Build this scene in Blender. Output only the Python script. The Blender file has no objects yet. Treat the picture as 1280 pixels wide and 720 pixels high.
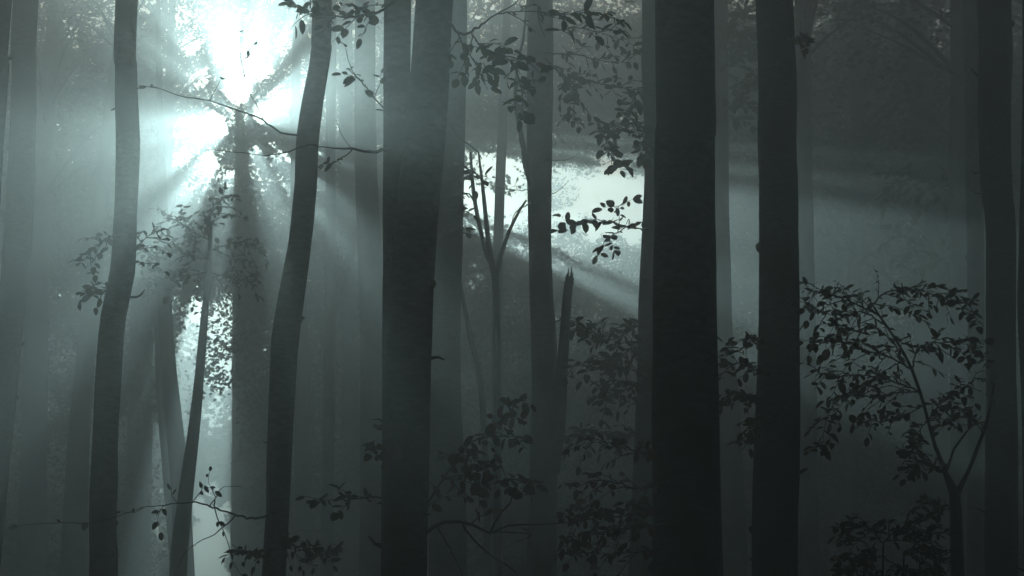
import bpy, math, random
import numpy as np
from mathutils import Vector, Matrix

SC = bpy.context.scene
COL = SC.collection
R = math.radians

# ------------------------------------------------------------------ camera
F_PX = 2093.0                       # focal length in pixels of a 1280 px wide frame
PITCH = R(9.0)
CAM = Vector((0, 0, 1.65))
FWD = Vector((0, math.cos(PITCH), math.sin(PITCH)))
UP = Vector((0, -math.sin(PITCH), math.cos(PITCH)))
RT = Vector((1, 0, 0))


def at(px, py, d):
    return CAM + d * (FWD + RT * ((px - 640) / F_PX) + UP * ((360 - py) / F_PX))


def proj(p):
    v = p - CAM
    z = v.dot(FWD)
    return 640 + F_PX * v.dot(RT) / z, 360 - F_PX * v.dot(UP) / z, z


def dmap(d):
    """depths noted in the list below (as first judged) -> metres from the camera"""
    xs, ys = (0, 12, 17, 24, 31, 60, 100), (0, 9.0, 13.5, 21.0, 32.0, 60, 100)
    for i in range(6):
        if d <= xs[i + 1]:
            return ys[i] + (ys[i + 1] - ys[i]) * (d - xs[i]) / (xs[i + 1] - xs[i])
    return d


cd = bpy.data.cameras.new('camera')
cam = bpy.data.objects.new('camera', cd)
COL.objects.link(cam)
cam.location = CAM
cam.rotation_euler = (math.pi / 2 + PITCH, 0, 0)
cd.sensor_width = 36.0
cd.lens = 36.0 * F_PX / 1280.0
cd.clip_start = 0.1
cd.clip_end = 2000
SC.camera = cam

# sun direction: low behind the trees on the left
SUN_PX = (300, 148)
SDIR = (at(SUN_PX[0], SUN_PX[1], 10) - CAM).normalized()
SUN_EL = math.asin(SDIR.z)
SUN_AZ = math.atan2(SDIR.x, SDIR.y)

# ------------------------------------------------------------------ render set-up
SC.view_settings.view_transform = 'Standard'
SC.view_settings.look = 'None'
SC.view_settings.gamma = 1.0
SC.view_settings.exposure = -1.22
SC.cycles.volume_bounces = 2
SC.cycles.max_bounces = 6
SC.cycles.diffuse_bounces = 2
SC.cycles.glossy_bounces = 1
SC.cycles.transmission_bounces = 3
SC.cycles.transparent_max_bounces = 8
SC.cycles.use_denoising = True
SC.cycles.use_adaptive_sampling = False

# ------------------------------------------------------------------ materials


def new_mat(name):
    m = bpy.data.materials.new(name)
    m.use_nodes = True
    nt = m.node_tree
    nt.nodes.clear()
    return m, nt


def N(nt, typ, **kw):
    n = nt.nodes.new(typ)
    for k, v in kw.items():
        setattr(n, k, v)
    return n


def ramp(nt, stops):
    r = N(nt, 'ShaderNodeValToRGB')
    el = r.color_ramp.elements
    while len(el) < len(stops):
        el.new(0.5)
    for e, (p, c) in zip(el, stops):
        e.position = p
        e.color = (*c, 1)
    return r


def bark_mat(name, c0, c1, moss):
    m, nt = new_mat(name)
    out = N(nt, 'ShaderNodeOutputMaterial')
    bs = N(nt, 'ShaderNodeBsdfPrincipled')
    bs.inputs['Roughness'].default_value = 0.9
    bs.inputs['Specular IOR Level'].default_value = 0.2
    tc = N(nt, 'ShaderNodeTexCoord')
    mp = N(nt, 'ShaderNodeMapping')
    mp.inputs['Scale'].default_value = (1, 1, 2.6)          # beech: horizontal grain
    nt.links.new(tc.outputs['Object'], mp.inputs['Vector'])
    n1 = N(nt, 'ShaderNodeTexNoise')
    n1.inputs['Scale'].default_value = 14
    n1.inputs['Detail'].default_value = 7
    n1.inputs['Roughness'].default_value = 0.65
    nt.links.new(mp.outputs['Vector'], n1.inputs['Vector'])
    r1 = ramp(nt, [(0.3, c0), (0.7, c1)])
    nt.links.new(n1.outputs['Fac'], r1.inputs['Fac'])
    n2 = N(nt, 'ShaderNodeTexNoise')
    n2.inputs['Scale'].default_value = 2.2
    n2.inputs['Detail'].default_value = 5
    nt.links.new(tc.outputs['Object'], n2.inputs['Vector'])
    r2 = ramp(nt, [(0.48, (0, 0, 0)), (0.62, (1, 1, 1))])
    nt.links.new(n2.outputs['Fac'], r2.inputs['Fac'])
    mx = N(nt, 'ShaderNodeMix', data_type='RGBA')
    nt.links.new(r2.outputs['Color'], mx.inputs[0])
    nt.links.new(r1.outputs['Color'], mx.inputs[6])
    mx.inputs[7].default_value = (*moss, 1)
    nt.links.new(mx.outputs[2], bs.inputs['Base Color'])
    n3 = N(nt, 'ShaderNodeTexNoise')
    n3.inputs['Scale'].default_value = 38
    n3.inputs['Detail'].default_value = 6
    nt.links.new(mp.outputs['Vector'], n3.inputs['Vector'])
    bp = N(nt, 'ShaderNodeBump')
    bp.inputs['Strength'].default_value = 0.5
    bp.inputs['Distance'].default_value = 0.02
    nt.links.new(n3.outputs['Fac'], bp.inputs['Height'])
    nt.links.new(bp.outputs['Normal'], bs.inputs['Normal'])
    nt.links.new(bs.outputs['BSDF'], out.inputs['Surface'])
    return m


def leaf_mat(name, stops, trans=0.42, scale=9.0):
    m, nt = new_mat(name)
    out = N(nt, 'ShaderNodeOutputMaterial')
    tc = N(nt, 'ShaderNodeTexCoord')
    n1 = N(nt, 'ShaderNodeTexNoise')
    n1.inputs['Scale'].default_value = scale
    n1.inputs['Detail'].default_value = 2
    nt.links.new(tc.outputs['Object'], n1.inputs['Vector'])
    r1 = ramp(nt, stops)
    nt.links.new(n1.outputs['Fac'], r1.inputs['Fac'])
    df = N(nt, 'ShaderNodeBsdfPrincipled')
    df.inputs['Roughness'].default_value = 0.55
    df.inputs['Specular IOR Level'].default_value = 0.3
    tr = N(nt, 'ShaderNodeBsdfTranslucent')
    nt.links.new(r1.outputs['Color'], df.inputs['Base Color'])
    nt.links.new(r1.outputs['Color'], tr.inputs['Color'])
    ms = N(nt, 'ShaderNodeMixShader')
    ms.inputs[0].default_value = trans
    nt.links.new(df.outputs['BSDF'], ms.inputs[1])
    nt.links.new(tr.outputs['BSDF'], ms.inputs[2])
    nt.links.new(ms.outputs['Shader'], out.inputs['Surface'])
    return m


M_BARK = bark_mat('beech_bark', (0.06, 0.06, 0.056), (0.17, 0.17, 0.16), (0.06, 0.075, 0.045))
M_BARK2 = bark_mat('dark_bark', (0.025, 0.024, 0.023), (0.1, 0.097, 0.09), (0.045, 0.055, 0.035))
M_TWIG = bark_mat('twig_bark', (0.045, 0.04, 0.036), (0.09, 0.08, 0.07), (0.05, 0.05, 0.04))
M_LEAF = leaf_mat('beech_leaf', [(0.35, (0.035, 0.055, 0.02)), (0.55, (0.06, 0.075, 0.022)), (0.72, (0.11, 0.06, 0.02))])
M_LEAF_RUST = leaf_mat('rusty_beech_leaf', [(0.35, (0.05, 0.052, 0.02)), (0.52, (0.085, 0.06, 0.024)), (0.7, (0.13, 0.055, 0.024))])
M_CROWN = leaf_mat('crown_leaf', [(0.35, (0.03, 0.05, 0.018)), (0.65, (0.07, 0.08, 0.025))], 0.25, 1.2)
M_WOOD = leaf_mat('far_leaf', [(0.35, (0.03, 0.045, 0.018)), (0.65, (0.065, 0.07, 0.025))], 0.25, 0.6)

m, nt = new_mat('leaf_litter')
out = N(nt, 'ShaderNodeOutputMaterial')
bs = N(nt, 'ShaderNodeBsdfPrincipled')
bs.inputs['Roughness'].default_value = 0.95
tc = N(nt, 'ShaderNodeTexCoord')
vo = N(nt, 'ShaderNodeTexVoronoi')
vo.inputs['Scale'].default_value = 14
nt.links.new(tc.outputs['Object'], vo.inputs['Vector'])
no = N(nt, 'ShaderNodeTexNoise')
no.inputs['Scale'].default_value = 0.7
no.inputs['Detail'].default_value = 8
nt.links.new(tc.outputs['Object'], no.inputs['Vector'])
ra = ramp(nt, [(0.0, (0.06, 0.035, 0.02)), (0.5, (0.12, 0.07, 0.035)), (1.0, (0.17, 0.11, 0.055))])
nt.links.new(vo.outputs['Color'], ra.inputs['Fac'])
rb = ramp(nt, [(0.5, (0, 0, 0)), (0.68, (1, 1, 1))])
nt.links.new(no.outputs['Fac'], rb.inputs['Fac'])
mx = N(nt, 'ShaderNodeMix', data_type='RGBA')
nt.links.new(rb.outputs['Color'], mx.inputs[0])
nt.links.new(ra.outputs['Color'], mx.inputs[6])
mx.inputs[7].default_value = (0.05, 0.07, 0.025, 1)
nt.links.new(mx.outputs[2], bs.inputs['Base Color'])
bp = N(nt, 'ShaderNodeBump')
bp.inputs['Strength'].default_value = 0.8
bp.inputs['Distance'].default_value = 0.05
nt.links.new(vo.outputs['Distance'], bp.inputs['Height'])
nt.links.new(bp.outputs['Normal'], bs.inputs['Normal'])
nt.links.new(bs.outputs['BSDF'], out.inputs['Surface'])
M_GROUND = m

# ------------------------------------------------------------------ mesh helpers


class MB:
    def __init__(self):
        self.v, self.f, self.smooth = [], [], []

    def add(self, vs, fs, smooth=True):
        b = len(self.v)
        self.v.extend(vs)
        for q in fs:
            self.f.append(tuple(b + i for i in q))
            self.smooth.append(smooth)

    def build(self, name, mat, parent=None, label=None):
        me = bpy.data.meshes.new(name)
        me.from_pydata([tuple(p) for p in self.v], [], self.f)
        me.polygons.foreach_set('use_smooth', self.smooth)
        me.materials.append(mat)
        o = bpy.data.objects.new(name, me)
        COL.objects.link(o)
        if parent is not None:
            me.transform(Matrix.Translation(-parent.location))
            o.parent = parent
        if label:
            o['label'] = label
        return o


def hsh(a, b, c=0.0):
    s = math.sin(a * 12.9898 + b * 78.233 + c * 37.719) * 43758.5453
    return s - math.floor(s)


def vnoise(x, y, s):
    xi, yi = math.floor(x), math.floor(y)
    u, v = x - xi, y - yi
    u, v = u * u * (3 - 2 * u), v * v * (3 - 2 * v)
    a, b = hsh(xi, yi, s), hsh(xi + 1, yi, s)
    c, d = hsh(xi, yi + 1, s), hsh(xi + 1, yi + 1, s)
    return (a + (b - a) * u) * (1 - v) + (c + (d - c) * u) * v


def catmull(pts, step):
    """pts: list of tuples (Vector, radius); resampled with spacing about step"""
    out = []
    n = len(pts)
    for i in range(n - 1):
        p0, p1, p2, p3 = (pts[max(0, min(n - 1, i + k))] for k in (-1, 0, 1, 2))
        L = (p2[0] - p1[0]).length
        k = max(1, int(round(L / step)))
        for j in range(k):
            t = j / k
            t2, t3 = t * t, t * t * t
            a = -0.5 * t3 + t2 - 0.5 * t
            b = 1.5 * t3 - 2.5 * t2 + 1
            c = -1.5 * t3 + 2 * t2 + 0.5 * t
            d = 0.5 * t3 - 0.5 * t2
            out.append((p0[0] * a + p1[0] * b + p2[0] * c + p3[0] * d, p1[1] + (p2[1] - p1[1]) * t))
    out.append(pts[-1])
    return out


def tube(mb, pts, segs=10, amp=0.0, seed=0.0, cap=True, flare=None):
    """tapered tube along [(Vector, radius)], radius roughened by amp (a share of the radius)"""
    n = len(pts)
    T = []
    for i in range(n):
        a, b = pts[max(0, i - 1)][0], pts[min(n - 1, i + 1)][0]
        t = b - a
        T.append(t.normalized() if t.length > 1e-9 else Vector((0, 0, 1)))
    ref = Vector((1, 0, 0)) if abs(T[0].x) < 0.8 else Vector((0, 1, 0))
    u = (ref - T[0] * ref.dot(T[0])).normalized()
    vs, fs = [], []
    s = 0.0
    for i, (p, r) in enumerate(pts):
        if i:
            s += (p - pts[i - 1][0]).length
            u = (u - T[i] * u.dot(T[i]))
            u = u.normalized() if u.length > 1e-6 else T[i].orthogonal().normalized()
        w = T[i].cross(u)
        for k in range(segs):
            a = 2 * math.pi * k / segs
            rr = r
            if amp:
                ca, sa = math.cos(a), math.sin(a)
                rr *= 1 + amp * (1.3 * (vnoise(ca * 1.3 + 5 + seed, s * 0.9 + sa * 1.3, seed) - 0.5)
                                 + 0.7 * (vnoise(ca * 2.2 + seed, s * 3.1 + sa * 2.2, seed + 3) - 0.5)
                                 + 0.35 * (vnoise(ca * 5 + seed, s * 9 + sa * 5, seed + 7) - 0.5))
            if flare:
                rr *= flare(s, a)
            vs.append(p + (u * math.cos(a) + w * math.sin(a)) * rr)
    for i in range(n - 1):
        for k in range(segs):
            k2 = (k + 1) % segs
            fs.append((i * segs + k, i * segs + k2, (i + 1) * segs + k2, (i + 1) * segs + k))
    if cap:
        fs.append(tuple(range(segs))[::-1])
        fs.append(tuple((n - 1) * segs + k for k in range(segs)))
    mb.add(vs, fs)


LEAF_T = (0.0, 0.16, 0.45, 0.78, 1.0)
LEAF_W = (0.0, 0.37, 0.5, 0.36, 0.0)


def leaf(mb, p, d, n, L, W, rng):
    """one ovate leaf, folded along the midrib and drooping at its tip"""
    d = d.normalized()
    n = (n - d * n.dot(d))
    n = n.normalized() if n.length > 1e-4 else d.orthogonal().normalized()
    s = d.cross(n)
    fold = rng.uniform(-0.05, 0.42)
    droop = rng.uniform(-0.15, 0.35)
    kl, kr = rng.uniform(0.75, 1.15), rng.uniform(0.75, 1.15)
    curl = rng.uniform(-0.15, 0.15)
    mid, lf, rt = [], [], []
    stalk = 0.1 * L
    for t, w in zip(LEAF_T, LEAF_W):
        c = p + d * (stalk + L * t) - n * (droop * L * t * t) + s * (curl * L * t * t)
        mid.append(c)
        if 0 < t < 1:
            lf.append(c + s * (w * W * kl) + n * (w * W * fold))
            rt.append(c - s * (w * W * kr) + n * (w * W * fold))
    vs = mid + lf + rt
    fs = [(0, 1, 5), (1, 2, 6, 5), (2, 3, 7, 6), (3, 4, 7), (1, 0, 8), (2, 1, 8, 9), (3, 2, 9, 10), (4, 3, 10)]
    mb.add(vs, fs)


def tag(o, label=None, cat=None, group=None, kind=None):
    if label: o['label'] = label
    if cat: o['category'] = cat
    if group: o['group'] = group
    if kind: o['kind'] = kind


# ------------------------------------------------------------------ ground


def ground_z(x, y):
    return -0.015 * max(0.0, y) - 0.5 + 0.5 * math.exp(-(x * x + y * y) / 60.0) + 0.35 * (vnoise(x * 0.09 + 9, y * 0.09 + 3, 2) - 0.5)


g = MB()
xs = sorted(set([-240, -170, -120, -90, -70] + [i * 2 for i in range(-27, 28)] + [70, 90, 120, 170, 240]))
ys = sorted(set([-240, -170, -110, -70, -40] + [i * 2 for i in range(-10, 45)] + [100, 115, 130, 160, 200, 240]))
for y in ys:
    for x in xs:
        g.v.append(Vector((x, y, ground_z(x, y))))
nx = len(xs)
for j in range(len(ys) - 1):
    for i in range(nx - 1):
        g.f.append((j * nx + i, j * nx + i + 1, (j + 1) * nx + i + 1, (j + 1) * nx + i))
        g.smooth.append(True)
tag(g.build('forest_floor', M_GROUND), 'forest floor of brown leaf litter under the fog', 'ground', kind='structure')

# ------------------------------------------------------------------ trees
CANOPY_TOP = 21.0
_crowns = {}


def crown_mesh(variant, n=4200, size=0.19):
    """a loose beech crown of leaf sprays, unit about 1 = 1 m, base of the crown at z = 0"""
    key = (variant, n)
    if key in _crowns:
        return _crowns[key]
    rng = np.random.default_rng(100 + variant)
    H, RAD = 10.0, 3.4
    nc = 70
    c = []
    while len(c) < nc:
        z = rng.uniform(0, H)
        prof = RAD * (0.45 + 0.75 * math.sin(math.pi * min(1, (z / H) * 0.85 + 0.12)))
        a = rng.uniform(0, 2 * math.pi)
        r = prof * math.sqrt(rng.uniform(0.08, 1))
        c.append((r * math.cos(a), r * math.sin(a), z))
    c = np.array(c)
    ci = rng.integers(0, nc, n)
    P = c[ci] + rng.normal(0, 1, (n, 3)) * np.array([0.8, 0.8, 0.28])
    V, Fc = leaf_cloud(P, size, rng)
    me = cloud_mesh('crown', V, Fc, M_CROWN)
    mb = MB()
    r2 = random.Random(variant)
    for i in range(0, nc, 3):                                  # limbs out to the sprays
        e = Vector(c[i])
        b = Vector((0, 0, max(-1.0, e.z - 0.7 * math.hypot(e.x, e.y) - 0.5)))
        mid = (b + e) / 2 + Vector((0, 0, r2.uniform(0.1, 0.5)))
        tube(mb, catmull([(b, 0.06), (mid, 0.04), (e, 0.012)], 0.5), 5)
    ml = bpy.data.meshes.new('limbs')
    ml.from_pydata([tuple(p) for p in mb.v], [], mb.f)
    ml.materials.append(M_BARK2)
    _crowns[key] = (me, ml)
    return _crowns[key]


def leaf_cloud(P, size, rng, slope=0.55):
    """rhombic leaves with mostly level faces at the points P"""
    n = len(P)
    a = rng.uniform(0, 2 * np.pi, n)
    tilt = rng.normal(0, slope, (n, 2))
    nrm = np.stack([tilt[:, 0], tilt[:, 1], np.ones(n)], 1)
    nrm /= np.linalg.norm(nrm, axis=1)[:, None]
    d = np.stack([np.cos(a), np.sin(a), np.zeros(n)], 1)
    d -= nrm * np.sum(d * nrm, 1)[:, None]
    d /= np.linalg.norm(d, axis=1)[:, None]
    s = np.cross(nrm, d)
    L = (size * rng.uniform(0.6, 1.3, n))[:, None]
    w = L * rng.uniform(0.28, 0.42, n)[:, None]
    drop = nrm * (L * 0.15)
    V = np.stack([P - d * L / 2 - drop, P + s * w, P + d * L / 2 - drop, P - s * w], 1).reshape(-1, 3)
    return V, n


def cloud_mesh(name, V, n, mat):
    me = bpy.data.meshes.new(name)
    me.vertices.add(n * 4)
    me.vertices.foreach_set('co', V.astype(np.float32).ravel())
    me.loops.add(n * 4)
    me.loops.foreach_set('vertex_index', np.arange(n * 4, dtype=np.int32))
    me.polygons.add(n)
    me.polygons.foreach_set('loop_start', np.arange(0, n * 4, 4, dtype=np.int32))
    me.update(calc_edges=True)
    me.materials.append(mat)
    return me


TREES = {}
WOODY = {}                          # centre lines of each tree's trunk and limbs


def tree(key, depth, pts, label, top=19.0, crown=None, bark=None, segs=22, rough=0.07, group=None, name='beech_tree', cat='tree', lean=0.0):
    """pts: [(centre px, py, width px)] from the top of the frame down; the trunk runs on to the ground and up to top.
    crown: (base height, scale, variant) or None"""
    group = group or 'beech trees standing in the fog'
    seed = float(len(TREES) * 3 + 1)
    depth = dmap(depth)
    P = [(at(x, y, depth), w * depth / F_PX / 2) for x, y, w in pts]
    P = P[::-1]                                                 # from below upwards
    b, rb = P[0]
    dirb = (P[0][0] - P[1][0])
    sx = max(-0.12, min(0.12, dirb.x / max(0.3, abs(dirb.z))))
    gz = ground_z(b.x, b.y)
    h = b.z - gz
    low = []
    if h > 0.15:
        base = Vector((b.x + sx * h * 0.5, b.y, gz - 0.15))
        low = [(base, rb * 1.25), (Vector((b.x + sx * h * 0.4, b.y, gz + h * 0.45)), rb * 1.08)]
    else:
        base = Vector((b.x, b.y, gz - 0.15))
    t, rt = P[-1]
    dirt = P[-1][0] - P[-2][0]
    tx = max(-0.1, min(0.1, dirt.x / max(0.3, abs(dirt.z))))
    high = []
    if top > t.z + 0.5:
        k = top - t.z
        high = [(t + Vector((tx * k * 0.4 + lean, 0, k * 0.4)), rt * 0.8), (t + Vector((tx * k * 0.6 + lean * 2, 0, k)), max(0.03, rt * 0.3))]
    root = bpy.data.objects.new(name, None)
    COL.objects.link(root)
    root.location = (base.x, base.y, base.z + 0.15)
    tag(root, label, cat, group)
    step = 0.14 if depth < 20 else 0.28
    full = catmull(low + P + high, step)
    WOODY[key] = list(full)
    r0 = full[0][1]

    def flare(s, a):
        return 1 + 0.55 * math.exp(-s / 0.28) * (1 + 0.35 * math.sin(a * 5 + seed))
    mb = MB()
    tube(mb, full, segs, rough, seed, flare=flare)
    rng = random.Random(int(seed))
    if depth < 30:                                              # knots and branch scars
        for _ in range(max(3, int(len(full) * 0.05))):
            i = rng.randrange(2, int(len(full) * 0.75))
            p, r = full[i]
            a = rng.uniform(0, 2 * math.pi)
            dv = Vector((math.cos(a), math.sin(a), rng.uniform(0, 0.5)))
            kr = r * rng.uniform(0.12, 0.26)
            tube(mb, [(p + dv * r * 0.6, kr * 1.7), (p + dv * r * 0.98, kr * 1.2), (p + dv * (r * 1.06), kr * 0.85), (p + dv * (r * 1.14), kr * 0.3)], 8, 0.2, seed + i)
    if depth < 24:                                              # short dead stubs
        for _ in range(rng.randint(5, 9)):
            i = rng.randrange(8, int(len(full) * 0.7))
            p, r = full[i]
            a = rng.uniform(0, 2 * math.pi)
            dv = Vector((math.cos(a), math.sin(a) * 0.6, rng.uniform(-0.1, 0.8))).normalized()
            L = r * rng.uniform(0.25, 1.1)
            sr = rng.uniform(0.005, 0.016)
            tube(mb, [(p + dv * r * 0.7, sr * 2.2), (p + dv * r, sr * 1.4), (p + dv * (r + L * 0.5) + Vector((0, 0, rng.uniform(-.2, .2) * L)), sr),
                      (p + dv * (r + L) + Vector((0, 0, rng.uniform(-.4, .3) * L)), sr * 0.5)], 6, 0.25, seed + i)
    mb.build('trunk', bark or M_BARK, root)
    if crown:
        zb, scl, var = crown
        near = min(full, key=lambda q: abs(q[0].z - (zb + 2)))[0]
        cm, lm = crown_mesh(var)
        for nm, me in (('crown', cm), ('limbs', lm)):
            o = bpy.data.objects.new(nm, me)
            COL.objects.link(o)
            o.parent = root
            o.location = Vector((near.x, near.y, zb)) - root.location
            o.scale = (scl, scl, min(scl, (CANOPY_TOP - 0.4 - zb) / 11.0))
            o.rotation_euler = (0, 0, rng.uniform(0, 6.28))
    TREES[key] = (root, depth)
    return root


# --- trunks in the picture, near to far (centre px, py, width px)
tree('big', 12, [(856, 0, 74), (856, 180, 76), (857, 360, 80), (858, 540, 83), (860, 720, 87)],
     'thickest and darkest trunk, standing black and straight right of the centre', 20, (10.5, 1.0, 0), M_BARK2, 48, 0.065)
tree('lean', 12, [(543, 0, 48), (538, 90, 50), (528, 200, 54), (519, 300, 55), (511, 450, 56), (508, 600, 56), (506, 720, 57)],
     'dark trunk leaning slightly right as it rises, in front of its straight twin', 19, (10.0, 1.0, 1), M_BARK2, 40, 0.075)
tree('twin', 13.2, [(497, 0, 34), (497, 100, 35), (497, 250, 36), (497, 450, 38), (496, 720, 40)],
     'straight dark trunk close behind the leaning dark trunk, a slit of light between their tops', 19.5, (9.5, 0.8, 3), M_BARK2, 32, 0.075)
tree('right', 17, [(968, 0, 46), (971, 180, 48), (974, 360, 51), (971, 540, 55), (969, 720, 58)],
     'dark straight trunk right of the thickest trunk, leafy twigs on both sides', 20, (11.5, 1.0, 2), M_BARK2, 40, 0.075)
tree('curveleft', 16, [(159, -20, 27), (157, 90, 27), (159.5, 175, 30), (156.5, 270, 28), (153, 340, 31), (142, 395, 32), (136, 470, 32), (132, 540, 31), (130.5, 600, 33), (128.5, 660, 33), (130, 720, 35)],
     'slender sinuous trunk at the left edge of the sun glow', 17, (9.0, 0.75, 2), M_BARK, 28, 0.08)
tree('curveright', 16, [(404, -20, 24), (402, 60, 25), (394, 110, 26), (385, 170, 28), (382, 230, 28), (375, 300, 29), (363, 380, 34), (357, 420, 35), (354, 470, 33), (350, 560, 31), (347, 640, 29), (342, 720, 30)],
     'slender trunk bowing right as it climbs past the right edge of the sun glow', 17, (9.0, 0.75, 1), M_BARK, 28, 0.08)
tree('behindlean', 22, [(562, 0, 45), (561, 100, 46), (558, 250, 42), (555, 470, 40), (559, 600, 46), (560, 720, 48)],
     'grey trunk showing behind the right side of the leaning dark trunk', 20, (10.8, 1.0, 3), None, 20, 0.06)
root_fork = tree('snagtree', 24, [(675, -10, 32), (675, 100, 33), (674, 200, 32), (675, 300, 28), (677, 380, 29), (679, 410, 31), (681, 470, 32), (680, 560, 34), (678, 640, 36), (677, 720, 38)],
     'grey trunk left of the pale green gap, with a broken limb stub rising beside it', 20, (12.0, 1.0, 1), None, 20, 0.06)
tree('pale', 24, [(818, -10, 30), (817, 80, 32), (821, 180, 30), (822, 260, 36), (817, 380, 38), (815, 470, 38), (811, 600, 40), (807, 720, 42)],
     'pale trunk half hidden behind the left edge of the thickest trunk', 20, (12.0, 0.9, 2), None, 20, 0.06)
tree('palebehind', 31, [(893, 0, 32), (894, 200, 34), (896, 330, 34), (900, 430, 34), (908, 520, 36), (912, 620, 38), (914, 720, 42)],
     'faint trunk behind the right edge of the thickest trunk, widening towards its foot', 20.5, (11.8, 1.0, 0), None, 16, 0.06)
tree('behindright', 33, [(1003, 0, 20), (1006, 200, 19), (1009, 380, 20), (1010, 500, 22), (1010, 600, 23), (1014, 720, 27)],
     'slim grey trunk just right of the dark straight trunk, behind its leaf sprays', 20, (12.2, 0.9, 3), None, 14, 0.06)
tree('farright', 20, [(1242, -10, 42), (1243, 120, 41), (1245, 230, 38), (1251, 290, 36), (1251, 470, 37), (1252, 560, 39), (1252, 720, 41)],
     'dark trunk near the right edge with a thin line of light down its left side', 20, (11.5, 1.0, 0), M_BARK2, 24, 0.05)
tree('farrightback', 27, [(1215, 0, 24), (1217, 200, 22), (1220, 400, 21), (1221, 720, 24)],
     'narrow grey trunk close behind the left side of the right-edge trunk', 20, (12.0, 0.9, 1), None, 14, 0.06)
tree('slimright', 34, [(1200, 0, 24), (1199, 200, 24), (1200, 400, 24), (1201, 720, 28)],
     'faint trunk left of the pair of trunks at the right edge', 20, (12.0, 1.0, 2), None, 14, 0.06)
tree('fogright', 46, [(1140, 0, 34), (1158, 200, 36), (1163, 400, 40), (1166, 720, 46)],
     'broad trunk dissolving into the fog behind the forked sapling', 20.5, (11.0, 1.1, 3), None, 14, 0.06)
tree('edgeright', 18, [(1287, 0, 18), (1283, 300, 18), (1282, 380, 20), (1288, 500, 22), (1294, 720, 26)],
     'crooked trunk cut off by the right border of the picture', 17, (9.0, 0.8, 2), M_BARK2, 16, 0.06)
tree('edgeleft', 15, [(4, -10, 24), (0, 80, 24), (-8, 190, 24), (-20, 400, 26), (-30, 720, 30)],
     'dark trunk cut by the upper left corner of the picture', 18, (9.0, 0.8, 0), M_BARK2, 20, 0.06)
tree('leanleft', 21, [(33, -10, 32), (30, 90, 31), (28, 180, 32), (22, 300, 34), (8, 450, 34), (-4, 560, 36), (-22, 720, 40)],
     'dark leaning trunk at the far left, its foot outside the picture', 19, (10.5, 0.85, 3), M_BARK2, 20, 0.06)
tree('slantleft', 41, [(128, 220, 20), (117, 350, 22), (105, 470, 25), (98, 560, 27), (91, 720, 33)],
     'faint slanting trunk left of the slender sinuous trunk', 19, (14.6, 0.6, 1), None, 14, 0.06)
tree('vfork', 42, [(198, 40, 6), (201, 180, 10), (204, 300, 15), (207, 400, 18), (212, 470, 19), (219, 540, 22), (226, 620, 24), (230, 720, 27)],
     'faint trunk leaning left as it rises, crossing the slender leafy tree to form a V', 19, None, None, 14, 0.06)
tree('sunpole', 72, [(300, 140, 7), (301, 190, 14), (304, 250, 23), (308, 330, 33), (310, 450, 40), (311, 720, 46)],
     'straight hazy trunk rising directly under the brightest point of the sun', 19.6, None, None, 14, 0.06)
tree('mid_a', 46, [(372, 300, 16), (377, 450, 20), (380, 600, 22), (380, 720, 24)],
     'thin grey trunk just right of the bowing slender trunk', 19, None, None, 12, 0.06)
tree('mid_b', 36, [(414, 60, 12), (413, 300, 13), (412, 450, 15), (410, 600, 15), (409, 720, 17)],
     'thin straight pole of a trunk midway between the bowing trunk and the dark twins', 19, (13.5, 0.6, 2), None, 12, 0.06)
tree('mid_c', 52, [(432, 60, 18), (434, 300, 20), (438, 500, 22), (440, 720, 28)],
     'very faint trunk left of the grey trunk beside the dark twins', 20, (15.0, 0.7, 3), None, 12, 0.06)
tree('mid_d', 27, [(456, 60, 26), (457, 200, 28), (463, 330, 30), (466, 500, 31), (466, 720, 34)],
     'grey trunk showing close along the left side of the dark twins', 20, (13.4, 0.8, 0), None, 16, 0.06)
tree('mid_e', 40, [(628, 160, 12), (622, 330, 13), (621, 470, 15), (621, 600, 16), (620, 720, 17)],
     'slim faint trunk behind the thin V-shaped sapling', 19.5, None, None, 12, 0.06)
tree('mid_f', 50, [(205, 250, 18), (203, 380, 22), (206, 480, 22), (214, 600, 20), (224, 720, 22)],
     'faint trunk crossing behind the forked trunk', 19, (15.4, 0.6, 2), None, 12, 0.06)
tree('mid_g', 48, [(54, 200, 28), (46, 400, 30), (38, 720, 36)],
     'hazy trunk right of the leaning trunk at the far left', 20, (12.5, 0.9, 0), None, 12, 0.06)
tree('mid_h', 56, [(182, 200, 26), (176, 450, 30), (172, 720, 34)],
     'very faint trunk in the bright haze right of the sinuous trunk', 20, None, None, 12, 0.06)
tree('mid_j', 46, [(1076, 40, 24), (1070, 300, 16), (1066, 420, 18), (1060, 720, 22)],
     'ghostly trunk above the leafy spray right of the dark straight trunk', 20, (11.4, 1.1, 1), None, 12, 0.06)
tree('mid_k', 43, [(742, 20, 20), (744, 120, 18), (746, 400, 20), (748, 720, 26)],
     'ghostly trunk in the pale gap beside the broken limb', 20, (13.6, 0.9, 0), None, 12, 0.06) if False else None
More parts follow.
